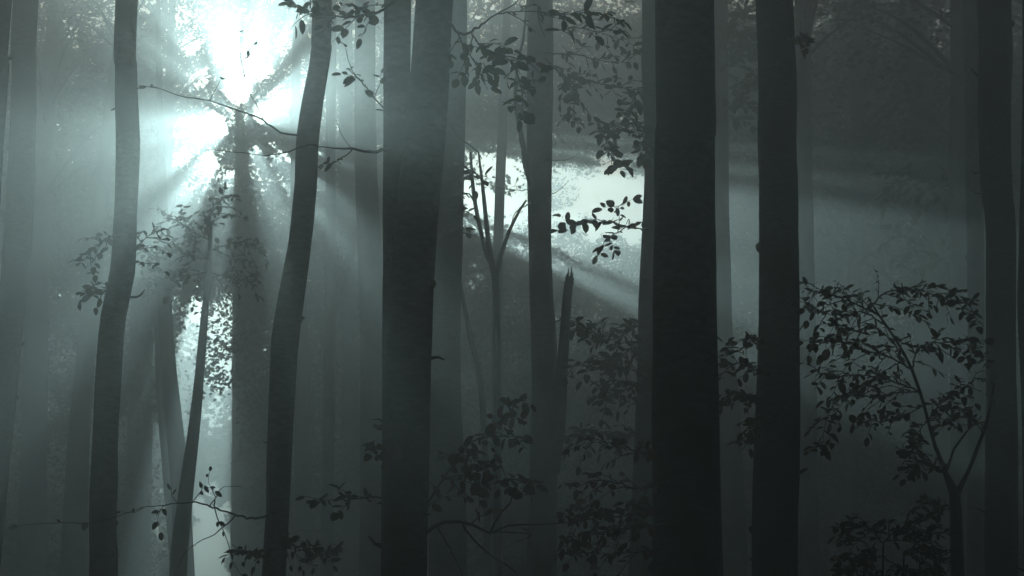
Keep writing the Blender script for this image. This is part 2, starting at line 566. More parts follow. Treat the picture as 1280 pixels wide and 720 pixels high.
# the broken limb
mb = MB()
D = dmap(24)
tube(mb, catmull([(at(x, y, D - 0.25), w * D / F_PX / 2) for x, y, w in
                  [(690, 590, 18), (698, 540, 16), (702, 470, 14), (706, 410, 12), (709, 370, 11), (712, 346, 10)]], 0.15), 12, 0.1, 8.1)
for dx, h_, w_ in ((-3.2, 341, 3.2), (-1.6, 335, 3.0), (0.4, 344, 3.6), (2.0, 333, 2.6), (3.4, 339, 2.6), (4.4, 348, 2.2)):
    tube(mb, [(at(711.5 + dx, 356, D - 0.25), w_ * D / F_PX / 2), (at(712 + dx, (352 + h_) / 2, D - 0.25), w_ * 0.85 * D / F_PX / 2), (at(712.6 + dx * 1.15, h_, D - 0.25), 0.003)], 6, 0.3, dx)
mb.build('broken_limb', M_BARK, root_fork)

# --- thin saplings
def sapling(key, depth, stems, label, mat=None, name='sapling', cat='sapling'):
    """stems: polylines of (px, py, width px); the first runs on to the ground"""
    depth = dmap(depth)
    P = [(at(x, y, depth), w * depth / F_PX / 2) for x, y, w in stems[0]][::-1]
    b = P[0][0]
    gz = ground_z(b.x, b.y)
    root = bpy.data.objects.new(name, None)
    COL.objects.link(root)
    root.location = (b.x, b.y, gz)
    tag(root, label, cat)
    mb = MB()
    low = [(Vector((b.x, b.y, gz - 0.1)), P[0][1] * 1.5)] if b.z > gz + 0.1 else []
    WOODY[key] = catmull(low + P, 0.2)
    tube(mb, WOODY[key], 10, 0.08, depth)
    mb.build('trunk', mat or M_BARK2, root)
    for s in stems[1:]:
        mb = MB()
        cv = catmull([(at(x, y, depth), w * depth / F_PX / 2) for x, y, w in s], 0.15)
        WOODY[key] += cv
        tube(mb, cv, 8, 0.08, depth + s[0][0])
        mb.build('stem', mat or M_BARK2, root)
    TREES[key] = (root, depth)
    return root


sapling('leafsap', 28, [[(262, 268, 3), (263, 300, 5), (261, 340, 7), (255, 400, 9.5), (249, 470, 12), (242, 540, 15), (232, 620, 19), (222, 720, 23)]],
        'slender young tree with a loose leafy crown just below the sun glow', M_BARK)
sapling('vsap', 26, [[(588, 190, 3), (592, 240, 5), (600, 285, 5.5), (609, 320, 6.5), (619, 346, 9), (621, 450, 9), (622, 720, 11)],
                     [(619, 346, 7), (613, 320, 7), (608, 280, 6), (603, 230, 4.5), (598, 190, 2)],
                     [(620, 345, 7), (626, 320, 6), (636, 290, 4.5), (650, 262, 3.5), (658, 250, 2.5)]],
        'thin V-shaped sapling in the dim fog between the dark twins and the broken-limb trunk', M_BARK)
sapling('slantsap', 27, [[(572, 330, 3), (578, 370, 4), (590, 430, 6), (601, 480, 7), (608, 600, 9), (610, 720, 10)]],
        'thin slanting sapling left of the V-shaped sapling', M_BARK)
sapling('rightsap', 18, [[(1170, 560, 5.0), (1182, 592, 7.2), (1193, 616, 14.4), (1195, 640, 15.3), (1196, 680, 16.2), (1197, 720, 17.1)],
                           [(1170, 562, 5.0), (1160, 525, 4.3), (1150, 490, 4.3), (1140, 462, 4.3), (1120, 425, 3.6), (1098, 393, 2.9), (1085, 372, 1.8)],
                           [(1196, 618, 8.1), (1206, 598, 5.8), (1219, 568, 5.0), (1229, 541, 4.3), (1238, 505, 3.6), (1244, 470, 2.2)],
                           [(1182, 592, 3.6), (1192, 562, 2.9), (1208, 540, 2.2), (1228, 520, 1.4)]],
        'forked sapling with leafy sprays in front of the right-edge trunk', M_TWIG)

# --- leafy branches
DEBUG = False
def spray(key, twigs, leafsize=0.08, mat=None, face=0.5, seed=0, host=None, label=None):
    """the branches of a tree: twigs = [(pixel polyline, depth0, depth1, width px at start, leaf spacing px or 0, leaf-free share)]"""
    groups = []                                                 # twigs that start on one another are one branch
    for tw in twigs:
        x, y = tw[0][0]
        for gr in groups:
            if any(seg_dist(x, y, pl[q], pl[q + 1]) < 2.5 for pl, *_ in gr for q in range(len(pl) - 1)):
                gr.append(tw)
                break
        else:
            groups.append([tw])
    for n, gr in enumerate(groups):
        one_branch(key, gr, leafsize, mat, face, seed + 1000 * n)


def seg_dist(x, y, a, b):
    ux, uy = b[0] - a[0], b[1] - a[1]
    t = max(0, min(1, ((x - a[0]) * ux + (y - a[1]) * uy) / max(1e-6, ux * ux + uy * uy)))
    return math.hypot(x - a[0] - ux * t, y - a[1] - uy * t)


def one_branch(key, twigs, leafsize, mat, face, seed):
    root, hd = TREES[key]
    rng = random.Random(seed * 77 + 5)
    mbw, mbl = MB(), MB()
    leafsize *= dmap(twigs[0][1]) / twigs[0][1]
    grown = []
    for pl, d0, d1, w0, sp, bare in twigs:
        d0, d1 = dmap(d0), dmap(d1)
        n = len(pl)
        start = None
        if grown:                                               # a side twig starts on the twig that bears it
            start = min(grown, key=lambda q: math.hypot(proj(q)[0] - pl[0][0], proj(q)[1] - pl[0][1]))
            d1 += proj(start)[2] - d0
            d0 = proj(start)[2]
        else:                                                   # the branch itself starts inside its trunk or limb
            p0 = at(*pl[0], d0)
            host, hr = min(WOODY[key], key=lambda q: (q[0] - p0).length - q[1])
            gap = (host - p0).length - hr
            if gap > 0:
                start = host
                if DEBUG: print('GAP', key, pl[0], round(gap, 2), [round(v) for v in proj(host)])
        P = []
        for i, (x, y) in enumerate(pl):
            t = i / (n - 1)
            d = d0 + (d1 - d0) * t + (rng.uniform(-0.1, 0.1) if 0 < i < n - 1 else 0)
            jit = 1.5 if 0 < i < n - 1 else 0
            P.append((at(x + rng.uniform(-jit, jit), y + rng.uniform(-jit, jit), d), max(0.0014, w0 * d / F_PX / 2 * (1 - 0.78 * t))))
        if start is not None:
            P[0] = (start, P[0][1])
        C = catmull(P, 0.05)
        grown += [q[0] for q in C]
        # zigzag of a real twig
        tube(mbw, [(p + Vector((rng.gauss(0, 1), rng.gauss(0, 1), rng.gauss(0, 1))) * min(0.004, r * 0.6), r) for p, r in C], 6, 0.0)
        if sp:
            dm = (d0 + d1) / 2
            step = sp * dm / F_PX
            acc, side = 0.0, rng.choice((-1, 1))
            tot = sum((C[i + 1][0] - C[i][0]).length for i in range(len(C) - 1))
            run = 0.0
            up = Vector((rng.gauss(0, 0.3), -face * 1.2, 1 - 0.5 * face)).normalized()
            for i in range(len(C) - 1):
                a, b = C[i][0], C[i + 1][0]
                L = (b - a).length
                run += L
                acc += L
                if run < tot * bare:
                    continue
                while acc > step:
                    acc -= step * rng.uniform(0.75, 1.3)
                    tg = (b - a).normalized()
                    up2 = (up + Vector((rng.gauss(0, .45), rng.gauss(0, .45), rng.gauss(0, .45)))).normalized()
                    sd = tg.cross(up2).normalized() * side
                    side = -side
                    d = tg * rng.uniform(0.35, 0.9) + sd * rng.uniform(0.5, 1.0) + Vector((0, 0, rng.uniform(-0.4, 0.25)))
                    s = leafsize * rng.uniform(0.45, 1.25)
                    leaf(mbl, a, d, up2, s, s * rng.uniform(0.5, 0.76), rng)
            if rng.random() < 0.9:
                tg = (C[-1][0] - C[-2][0]).normalized()
                s = leafsize * rng.uniform(0.8, 1.2)
                leaf(mbl, C[-1][0], tg + Vector((0, 0, -0.3)), up, s, s * 0.6, rng)
    br = mbw.build('branch', M_TWIG, root)
    if mbl.v:
        lv = mbl.build('leaves', mat or M_LEAF, root)
        loc = lv.location.copy()
        lv.parent = br
    return br


def fan(stem, d0, d1, w0, seed, sub, ln, ang=(25, 65), sp=9, drop=0.25, bare=0.1):
    """a stem polyline plus alternating side twigs, everything in pixels of the photograph for spray()"""
    rng = random.Random(seed)
    out = [(stem, d0, d1, w0, sp, 0.35)]
    n = len(stem)
    seglen = [math.dist(stem[i], stem[i + 1]) for i in range(n - 1)]
    tot = sum(seglen)
    side = 1
    for k in range(sub):
        t = (k + 0.7) / (sub + 0.4)
        s = t * tot
        i = 0
        while i < n - 2 and s > seglen[i]:
            s -= seglen[i]
            i += 1
        u = s / seglen[i]
        x = stem[i][0] + (stem[i + 1][0] - stem[i][0]) * u
        y = stem[i][1] + (stem[i + 1][1] - stem[i][1]) * u
        a = math.atan2(stem[i + 1][1] - stem[i][1], stem[i + 1][0] - stem[i][0])
        a += side * R(rng.uniform(*ang))
        side = -side
        L = ln * (1 - 0.5 * t) * rng.uniform(0.6, 1.25)
        d = d0 + (d1 - d0) * t
        x2, y2 = x + L * .5 * math.cos(a), y + L * .5 * math.sin(a) * 0.8
        x3, y3 = x + L * math.cos(a), y + L * math.sin(a) * 0.8 + L * drop
        out.append(([(x, y), (x2, y2 + L * drop * 0.2), (x3, y3)], d, d + rng.uniform(-0.5, 0.5), 1.6, sp, bare))
    return out


# top left, between the bowing trunk and the dark twins
spray('twin', fan([(497, 5), (470, 14), (440, 22), (405, 18), (368, 8)], 13.1, 12.0, 4, 1, 9, 46, sp=9) +
      [([(482, 140), (468, 122), (452, 102), (440, 84), (432, 60)], 13.0, 12.0, 2.4, 26, 0.1),
       ([(452, 102), (442, 96), (428, 92)], 12.4, 12.2, 1.4, 11, 0.3),
       ([(468, 122), (474, 104), (476, 88)], 12.6, 12.4, 1.3, 14, 0.4)], 0.09, face=0.7, seed=1)
spray('twin', [([(492, 193), (462, 189), (440, 187), (418, 186), (398, 183)], 13.1, 12.8, 5, 0, 0),
               ([(440, 187), (426, 197), (412, 206), (402, 205)], 13.0, 12.8, 2, 8, 0.5),
               ([(398, 183), (384, 181), (360, 188), (335, 193), (300, 192), (262, 187)], 12.8, 12.2, 2.2, 0, 0),
               ([(440, 187), (428, 170), (420, 150)], 13.0, 12.7, 1.2, 0, 0)], 0.075, seed=2)
spray('curveright', [([(372, 176), (350, 164), (330, 151), (300, 139), (262, 127), (224, 118), (200, 112), (165, 106)], 15.9, 14.6, 3, 0, 0),
                     ([(330, 151), (322, 132), (312, 116), (306, 95)], 15.6, 15.2, 1.4, 0, 0),
                     ([(200, 112), (190, 107), (178, 109)], 15.0, 14.9, 1.3, 10, 0.4),
                     ([(262, 127), (268, 112), (277, 97)], 15.2, 14.8, 1.2, 999, 0.9),
                     ([(306, 95), (300, 66), (302, 40)], 15.2, 14.6, 1.2, 999, 0.9),
                     ([(306, 95), (312, 62), (316, 56)], 15.2, 14.9, 1.1, 18, 0.7)], 0.10, face=1.0, seed=3)
# around the sinuous trunk
spray('curveleft', fan([(150, 300), (138, 298), (124, 306), (108, 322), (100, 328)], 15.9, 15.2, 2.4, 4, 7, 34, sp=8) +
      fan([(150, 362), (136, 362), (118, 362), (102, 364)], 15.9, 15.0, 2.0, 5, 4, 26, sp=9) +
      fan([(158, 330), (172, 312), (184, 296), (204, 286)], 15.9, 16.6, 2.4, 6, 7, 40, sp=8) +
      [([(160, 374), (170, 370), (181, 362)], 15.9, 15.7, 5, 0, 0)], 0.085, face=0.4, seed=4)
spray('leafsap', fan([(262, 300), (258, 286), (262, 270), (272, 256), (282, 244)], 28, 27, 3, 7, 9, 50, sp=5.5) +
      fan([(261, 330), (240, 318), (214, 312), (182, 318)], 28, 26.5, 2.4, 8, 10, 46, sp=5.5) +
      fan([(262, 318), (282, 306), (304, 304), (324, 312)], 28, 27, 2.4, 9, 9, 46, sp=5.5) +
      fan([(260, 346), (280, 346), (300, 350), (322, 352)], 28, 27, 2.0, 10, 8, 40, sp=6) +
      fan([(262, 300), (240, 290), (222, 276), (206, 270)], 28, 27, 2.0, 81, 9, 46, sp=5.5) +
      fan([(261, 336), (236, 344), (212, 346), (190, 354)], 28, 27, 2.0, 82, 8, 40, sp=6.5), 0.125, face=0.4, seed=5)
# bare twigs low on the left
spray('curveright', [([(338, 650), (318, 648), (298, 643), (270, 636), (240, 628), (206, 632), (178, 636), (145, 646)], 15.9, 14.2, 3.4, 0, 0),
                     ([(145, 646), (120, 653), (92, 655), (52, 655), (24, 657)], 14.2, 13.6, 1.8, 46, 0.3),
                     ([(262, 634), (270, 622), (280, 610), (302, 608)], 15.1, 14.8, 1.8, 0, 0),
                     ([(240, 628), (250, 614), (256, 606), (268, 613)], 14.9, 14.7, 1.3, 12, 0.3),
                     ([(296, 643), (282, 656), (268, 668), (248, 678), (232, 692), (224, 706)], 15.5, 14.8, 2.0, 0, 0),
                     ([(268, 625), (270, 642), (276, 658), (284, 680), (292, 700), (304, 722)], 15.0, 14.2, 1.8, 30, 0.4),
                     ([(206, 632), (200, 640), (197, 652), (200, 664)], 14.7, 14.6, 1.2, 9, 0.4),
                     ([(222, 630), (216, 620), (214, 608)], 14.8, 14.7, 1.1, 12, 0.5),
                     ([(178, 636), (168, 640), (152, 640)], 14.5, 14.4, 1.1, 16, 0.5),
                     ([(270, 622), (262, 604), (262, 590)], 14.8, 14.9, 1.0, 14, 0.0)], 0.07, face=0.6, seed=6)
spray('curveright', fan([(340, 690), (325, 694), (308, 692), (292, 688)], 15.9, 14.8, 2, 11, 6, 24, sp=7) +
      fan([(344, 668), (362, 676), (384, 690), (412, 692)], 15.9, 15.2, 2.2, 12, 8, 36, sp=6), 0.08, face=0.4, seed=7)
spray('mid_b', [([(409, 660), (396, 664), (380, 662), (366, 660)], 36, 35, 2, 0, 0),
                ([(410, 676), (426, 684), (440, 690), (452, 692)], 36, 35, 2, 0, 0),
                ([(409, 560), (424, 548), (434, 540)], 36, 35.5, 1.5, 0, 0)], 0.1, seed=8)
# on the dark twins
spray('twin', [([(494, 620), (470, 621), (450, 623), (430, 622), (404, 626), (382, 626)], 13.1, 12.2, 2.6, 20, 0.4),
               ([(440, 623), (430, 614), (420, 612)], 12.6, 12.4, 1.4, 8, 0.2),
               ([(440, 623), (430, 632), (422, 640)], 12.6, 12.4, 1.4, 9, 0.3),
               ([(404, 626), (394, 622), (382, 620)], 12.4, 12.2, 1.2, 8, 0.2)], 0.10, face=0.5, seed=9)
spray('lean', fan([(505, 560), (494, 566), (478, 562), (466, 556)], 11.7, 11.3, 2, 13, 5, 26, sp=12), 0.08, M_LEAF_RUST, 0.5, seed=10)
spray('lean', [([(528, 668), (545, 657), (565, 652), (590, 655), (612, 664), (640, 656), (670, 655), (710, 653)], 12, 11.6, 5.5, 0, 0),
               ([(710, 653), (740, 648), (770, 640), (800, 630)], 11.6, 11.8, 2.4, 14, 0.1),
               ([(545, 657), (556, 676), (568, 698), (580, 724)], 11.9, 11.4, 2.8, 0, 0),
               ([(575, 653), (590, 672), (612, 692), (630, 704), (646, 716)], 11.8, 11.3, 3.6, 0, 0),
               ([(612, 664), (640, 664), (664, 668), (646, 678)], 11.7, 11.4, 2, 0, 0),
               ([(612, 664), (628, 640), (640, 622), (634, 598), (626, 580)], 11.7, 11.3, 2.6, 22, 0.5),
               ([(585, 654), (600, 646), (612, 640), (618, 624)], 11.8, 11.6, 2, 20, 0.4),
               ([(640, 622), (652, 610), (662, 600)], 11.5, 11.3, 1.3, 14, 0.3)], 0.085, M_LEAF_RUST, 0.8, seed=11)
spray('lean', fan([(528, 640), (552, 600), (580, 560), (600, 548), (632, 544), (652, 546)], 12, 11.2, 3.0, 14, 9, 52, sp=14) +
      fan([(552, 600), (580, 594), (606, 604), (640, 600), (668, 606)], 11.8, 11.2, 2.0, 15, 7, 44, sp=16) +
      fan([(600, 548), (626, 524), (642, 508), (652, 494)], 11.4, 11.0, 1.8, 16, 5, 34, sp=14) +
      fan([(580, 560), (590, 572), (596, 590)], 11.4, 11.1, 1.6, 17, 3, 24, sp=12), 0.09, M_LEAF_RUST, 0.7, seed=12)
spray('behindlean', fan([(575, 205), (590, 216), (604, 226)], 21.8, 21, 3, 18, 2, 30, sp=12) +
      [([(556, 145), (575, 172), (590, 186), (602, 196), (598, 200)], 21.6, 20.8, 3, 0, 0),
       ([(575, 240), (582, 240), (588, 244)], 21.6, 21.3, 2, 5, 0.1), ([(572, 262), (580, 264), (590, 268)], 21.6, 21.3, 2, 5, 0.1),
       ([(572, 288), (578, 287), (584, 290)], 21.6, 21.3, 2, 6, 0.1), ([(574, 222), (584, 220), (593, 219)], 21.6, 21.3, 2, 5, 0.1)],
      0.13, face=0.3, seed=13)
# top centre
spray('lean', [([(545, 40), (572, 40), (588, 38), (606, 28), (622, 18), (644, 4), (660, -16)], 11.9, 11.2, 4, 0, 0)] +
      fan([(588, 38), (600, 54), (616, 66), (640, 74), (668, 78)], 11.8, 11.2, 2.4, 19, 7, 44, sp=14.3) +
      fan([(572, 40), (580, 56), (590, 72), (600, 92), (606, 106)], 11.8, 11.4, 2.4, 20, 6, 34, sp=11.7) +
      fan([(622, 18), (660, 14), (700, 18), (742, 16), (776, 26)], 11.6, 11.0, 2.0, 21, 9, 40, sp=14.3) +
      fan([(640, 74), (650, 100), (652, 124), (650, 148)], 11.4, 11.1, 1.8, 22, 4, 28, sp=15.6), 0.10, M_LEAF, 0.45, seed=14)
spray('snagtree', fan([(675, 60), (700, 92), (722, 98), (744, 102), (770, 108), (802, 112)], 23.8, 22, 3.5, 23, 9, 46, sp=7.8) +
      fan([(700, 92), (712, 104), (718, 122), (716, 150)], 23, 22, 2, 24, 6, 30, sp=6.5) +
      fan([(690, 40), (720, 36), (760, 44), (800, 60)], 23.6, 22, 2.4, 25, 7, 52, sp=11.7) +
      fan([(690, 70), (720, 68), (750, 76), (790, 78)], 23.6, 22, 2.2, 26, 6, 46, sp=11.7), 0.13, face=0.35, seed=15)
spray('snagtree', [([(662, 245), (660, 215), (654, 180), (648, 150), (645, 120), (648, 80), (656, 30), (660, -20)], 23.9, 23.7, 9, 0, 0)] +
      fan([(648, 150), (654, 130), (660, 118)], 23.6, 23, 2, 27, 4, 30, sp=9.1) +
      [([(658, 255), (648, 262), (640, 280), (628, 300)], 23.6, 23, 2, 0, 0), ([(690, 250), (700, 238), (712, 224)], 23.7, 23, 1.4, 0, 0),
       ([(690, 205), (706, 200), (726, 190)], 23.7, 23, 1.2, 0, 0), ([(662, 238), (640, 236), (618, 234)], 23.6, 23, 1.4, 0, 0)], 0.15, face=0.4, seed=16)
# sprays in the pale gap, on the pale trunk
spray('pale', fan([(806, 110), (796, 118), (788, 134), (784, 152)], 23.8, 22.8, 2.2, 28, 4, 24, sp=7) +
      fan([(784, 152), (776, 158), (762, 160), (752, 168)], 22.8, 22.4, 1.6, 29, 5, 30, sp=6) +
      fan([(784, 152), (800, 160), (808, 174), (810, 196)], 22.8, 22.5, 1.6, 30, 5, 26, sp=6) +
      fan([(758, 168), (758, 180), (764, 192), (776, 212)], 22.4, 22.2, 1.4, 31, 4, 18, sp=6), 0.15, face=0.5, seed=17)
spray('pale', [([(808, 286), (795, 286), (784, 284), (772, 292), (758, 300), (752, 312), (746, 322)], 23.8, 22.9, 2.2, 7, 0.15),
               ([(784, 284), (770, 280), (752, 276), (740, 273), (728, 278), (716, 288), (697, 287)], 23.4, 22.6, 1.6, 8.5, 0.2),
               ([(772, 292), (774, 274), (772, 262), (774, 256)], 23.2, 22.9, 1.3, 8, 0.1),
               ([(774, 262), (782, 254), (792, 249)], 22.9, 22.7, 1.1, 8, 0.2),
               ([(774, 258), (764, 258), (754, 260)], 22.9, 22.7, 1.1, 7, 0.2),
               ([(722, 283), (710, 278), (702, 272)], 22.7, 22.6, 1.1, 8, 0.2),
               ([(758, 300), (766, 306), (770, 312)], 22.9, 22.8, 1.1, 7, 0.3),
               ([(784, 284), (792, 280), (802, 276)], 23.3, 23.1, 1.1, 7, 0.2)], 0.155, face=0.75, seed=18)
spray('pale', fan([(806, 402), (792, 408), (780, 416), (764, 424), (744, 416), (720, 404)], 23.8, 22.2, 2.4, 32, 11, 44, sp=6) +
      fan([(804, 460), (780, 458), (748, 458), (712, 456)], 23.8, 22.4, 2.2, 33, 8, 40, sp=9) +
      fan([(804, 424), (790, 436), (772, 446), (752, 450)], 23.8, 22.6, 1.8, 34, 7, 34, sp=8), 0.15, face=0.35, seed=19)
spray('pale', fan([(804, 480), (784, 486), (766, 492), (752, 500)], 23.8, 22.6, 1.8, 35, 7, 40, sp=7) +
      fan([(802, 542), (770, 542), (740, 544), (705, 546)], 23.8, 22.2, 2.2, 36, 9, 34, sp=7), 0.16, face=0.3, seed=20)
# dense dim leaves low in the middle, on the thickest trunk
spray('big', fan([(830, 612), (800, 612), (770, 604), (742, 600), (716, 612)], 11.8, 11.0, 3.4, 37, 9, 46, sp=15) +
      fan([(830, 640), (800, 640), (770, 646), (738, 640), (706, 648)], 11.8, 10.8, 3.0, 38, 11, 46, sp=9) +
      fan([(824, 660), (796, 660), (762, 664), (730, 672), (704, 678)], 11.8, 11.0, 2.4, 39, 10, 40, sp=9) +
      fan([(824, 580), (800, 566), (780, 556), (740, 552), (712, 562)], 11.8, 11.0, 2.2, 40, 7, 40, sp=17) +
      fan([(824, 700), (790, 690), (760, 692), (716, 690)], 11.8, 11.0, 2.0, 41, 6, 34, sp=13), 0.075, M_LEAF_RUST, 0.5, seed=21)
# gap left of the dark straight trunk
spray('right', fan([(955, 434), (946, 430), (938, 420), (932, 432), (920, 440), (905, 428)], 16.8, 16.2, 2, 42, 7, 26, sp=7) +
      fan([(955, 470), (940, 462), (924, 456), (906, 456)], 16.8, 16.0, 2, 43, 7, 30, sp=7) +
      fan([(955, 520), (944, 528), (934, 540), (926, 552)], 16.8, 16.0, 2, 44, 5, 26, sp=8) +
      fan([(955, 495), (940, 498), (924, 492), (908, 496)], 16.8, 16.0, 2, 45, 6, 26, sp=8), 0.095, face=0.5, seed=22)
spray('palebehind', fan([(905, 150), (920, 130), (934, 112), (946, 96)], 30.8, 29, 2.5, 46, 10, 44, sp=4.5) +
      fan([(905, 90), (920, 66), (932, 46), (944, 40)], 30.8, 29, 2.5, 47, 10, 44, sp=4.5) +
      fan([(906, 60), (918, 30), (930, 10)], 30.8, 29, 2.2, 48, 7, 36, sp=5), 0.2, face=0.5, seed=23)
spray('right', fan([(985, 40), (996, 48), (1008, 50)], 16.8, 16.4, 2, 50, 5, 22, sp=7), 0.09, face=0.3, seed=24)
# sprays of the forked sapling on the right
spray('rightsap', fan([(1098, 393), (1066, 378), (1036, 368), (1008, 362)], 18, 16.4, 3.2, 51, 11, 56, sp=10.0) +
      fan([(1066, 378), (1052, 364), (1044, 352)], 14, 13.5, 1.6, 52, 5, 26, sp=11.2) +
      fan([(1090, 384), (1110, 366), (1146, 362), (1180, 372), (1214, 378)], 18, 16.8, 2.6, 53, 15, 54, sp=6.9) +
      fan([(1110, 405), (1080, 392), (1052, 394), (1022, 390), (1000, 376)], 18, 16.2, 2.4, 54, 11, 46, sp=11.2), 0.105, face=0.18, seed=25)
spray('rightsap', fan([(1140, 462), (1112, 446), (1080, 438), (1046, 424), (1014, 430)], 18, 16.2, 2.8, 55, 13, 54, sp=10.0) +
      fan([(1135, 455), (1150, 436), (1180, 428), (1226, 432)], 18, 16.6, 2.4, 56, 13, 50, sp=8.8) +
      fan([(1150, 490), (1116, 476), (1080, 468), (1050, 470), (1016, 464)], 18, 16.0, 2.6, 57, 13, 50, sp=10.0) +
      fan([(1130, 446), (1096, 412), (1066, 414), (1040, 404)], 18, 16.4, 2.0, 58, 9, 44, sp=10.0), 0.105, face=0.25, seed=26)
spray('rightsap', fan([(1148, 484), (1120, 492), (1092, 496), (1056, 494), (1034, 520), (1028, 562)], 18, 16.0, 2.4, 59, 11, 42, sp=10.0) +
      fan([(1152, 500), (1130, 520), (1112, 526), (1070, 534)], 18, 16.4, 1.8, 60, 7, 36, sp=11.2) +
      fan([(1160, 530), (1180, 500), (1200, 486), (1226, 470)], 18, 16.8, 2.0, 61, 11, 46, sp=11.2) +
      fan([(1229, 541), (1210, 520), (1190, 510), (1170, 512)], 18, 16.8, 1.8, 62, 9, 40, sp=11.2), 0.105, face=0.35, seed=27)
spray('rightsap', fan([(1182, 592), (1166, 580), (1150, 570), (1140, 552)], 18, 16.6, 1.8, 63, 7, 40, sp=11.2) +
      fan([(1195, 632), (1172, 632), (1154, 628), (1148, 640)], 18, 16.8, 1.6, 64, 5, 26, sp=11.2) +
      fan([(1160, 525), (1148, 540), (1140, 560), (1146, 590)], 18, 16.6, 1.6, 65, 7, 30, sp=11.2), 0.105, face=0.3, seed=28)
# hazy sprays behind, upper right
spray('mid_j', fan([(1072, 330), (1056, 300), (1040, 270), (1016, 240)], 46, 44, 3, 66, 9, 56, sp=6) +
      fan([(1072, 280), (1096, 262), (1124, 246), (1150, 236)], 46, 44, 3, 67, 12, 60, sp=4.5) +
      fan([(1072, 330), (1092, 318), (1112, 316), (1136, 322)], 46, 44, 2.4, 68, 9, 50, sp=5.5) +
      fan([(1074, 230), (1052, 216), (1028, 214), (1006, 222)], 46, 44, 2.4, 69, 9, 50, sp=5), 0.24, face=0.4, seed=29)
spray('slimright', fan([(1195, 330), (1170, 322), (1140, 300), (1120, 290)], 33.8, 32, 2.6, 70, 9, 50, sp=6) +
      fan([(1195, 250), (1170, 232), (1140, 224), (1112, 232)], 33.8, 32, 2.6, 71, 10, 52, sp=5), 0.2, face=0.4, seed=30)

# a low bush at the bottom right
def bush():
    D = dmap(15.5)
    b = at(1110, 800, D)
    root = bpy.data.objects.new('beech_bush', None)
    COL.objects.link(root)
    root.location = (b.x, b.y, ground_z(b.x, b.y))
    tag(root, 'low leafy bush at the bottom right beside the forked sapling', 'bush')
    mb = MB()
    base = Vector(root.location)
    for k, (x, y) in enumerate(((1080, 690), (1104, 680), (1130, 690), (1150, 700))):
        e = at(x, y, D - 0.3 * (k % 2))
        cv = catmull([(base + Vector((0.03 * k, 0, -0.05)), 0.018), ((base + e) / 2 + Vector((0.05 * (k - 1.5), 0.1, 0)), 0.013), (e, 0.006)], 0.15)
        WOODY.setdefault('bush', []).extend(cv)
        tube(mb, cv, 8, 0.1, k)
    mb.build('stem', M_TWIG, root)
    TREES['bush'] = (root, 15.5)


bush()
spray('bush', fan([(1104, 680), (1092, 664), (1076, 656), (1058, 662)], 15.2, 14.4, 2, 72, 9, 44, sp=6) +
      fan([(1104, 680), (1118, 664), (1140, 660), (1172, 668)], 15.2, 14.6, 2, 73, 10, 48, sp=6) +
      fan([(1080, 690), (1072, 700), (1064, 710)], 15.2, 14.6, 1.8, 74, 5, 40, sp=7) +
      fan([(1130, 690), (1146, 686), (1166, 692), (1186, 700)], 15.5, 14.8, 1.8, 75, 9, 46, sp=6) +
      fan([(1104, 690), (1090, 690), (1084, 704), (1090, 720)], 15.5, 14.8, 1.8, 76, 8, 46, sp=6) +
      fan([(1120, 700), (1124, 710), (1136, 716), (1160, 722)], 15.2, 14.8, 1.8, 77, 8, 50, sp=6), 0.085, face=0.2, seed=31)

# --- the far wood closing the view: clumps of leaves, with oblong clearings and lanes through it
LANES = []          # (centre, direction, half width, half height, share of leaves kept, how far back it runs)


def lane(px, py, rx, ry, keep, sunward=1.0, d=58.0, back=999.0, soft=0.8):
    """an oblong opening through the wood, running towards the sun (1) or straight back (0)"""
    p = at(px, py, d)
    v = (SDIR * sunward + (p - CAM).normalized() * (1 - sunward)).normalized()
    LANES.append((np.array(p), np.array(v), rx * d / F_PX, ry * d / F_PX, keep, back, soft))


lane(286, 122, 86, 110, 0.48, 0, soft=0.3)
lane(234, 190, 42, 58, 0.6, 0, soft=0.3)
lane(430, 120, 40, 90, 0.5, 0)
lane(260, 690, 44, 110, 0.0, 0, soft=0.6)
lane(772, 256, 66, 50, 0.0, 0, soft=0.3)
lane(198, 670, 26, 90, 0.25, 0)
lane(60, 600, 40, 100, 0.5, 0, back=84)
# holes round the sun, each of which sends a ray down between the trunks
for hx, hy, hr in ((244, 150, 8), (250, 100, 13), (258, 204, 12), (288, 222, 9), (344, 198, 8), (346, 124, 13), (322, 84, 18), (286, 72, 15), (244, 62, 12),
                   (318, 188, 8), (270, 160, 15), (330, 142, 10), (300, 112, 15), (352, 60, 10), (362, 228, 7), (228, 198, 11), (236, 232, 9)):
    lane(hx, hy, hr, hr, 0.0, 1, soft=0.4)


def sheet(px, py, r, keep, d0, d1, soft=0.5):
    """an opening drawn out away from the sun, through which a sheet of light falls into the fog from d0 to d1 metres"""
    dd = d0
    while dd <= d1:
        lane(px, py, r, r, keep, 1, dd, soft=soft)
        dd *= 1.07


sheet(762, 260, 36, 0.0, 42, 62)
sheet(762, 260, 36, 0.25, 31, 42)
sheet(760, 258, 38, 0.6, 25, 33)
sheet(757, 308, 27, 0.05, 32, 62)
for py, r, kp in ((222, 12, 0.0), (196, 7, 0.0), (176, 5, 0.0)):
    sheet(765, py, r, kp, 36, 62, 0.3)
sheet(750, 356, 13, 0.0, 27, 58, 0.35)
for px, py, r in ((398, 190, 3), (384, 218, 4), (364, 244, 3), (194, 174, 3), (218, 250, 3), (240, 270, 3)):   # thin rays round the sun
    sheet(px, py, r, 0.1, 24, 56, 0.3)
sheet(255, 690, 42, 0.0, 38, 64)
sheet(254, 690, 30, 0.45, 20, 40)
sheet(192, 640, 24, 0.1, 28, 56)
sheet(150, 560, 12, 0.3, 26, 50)
sheet(40, 640, 40, 0.55, 26, 50)


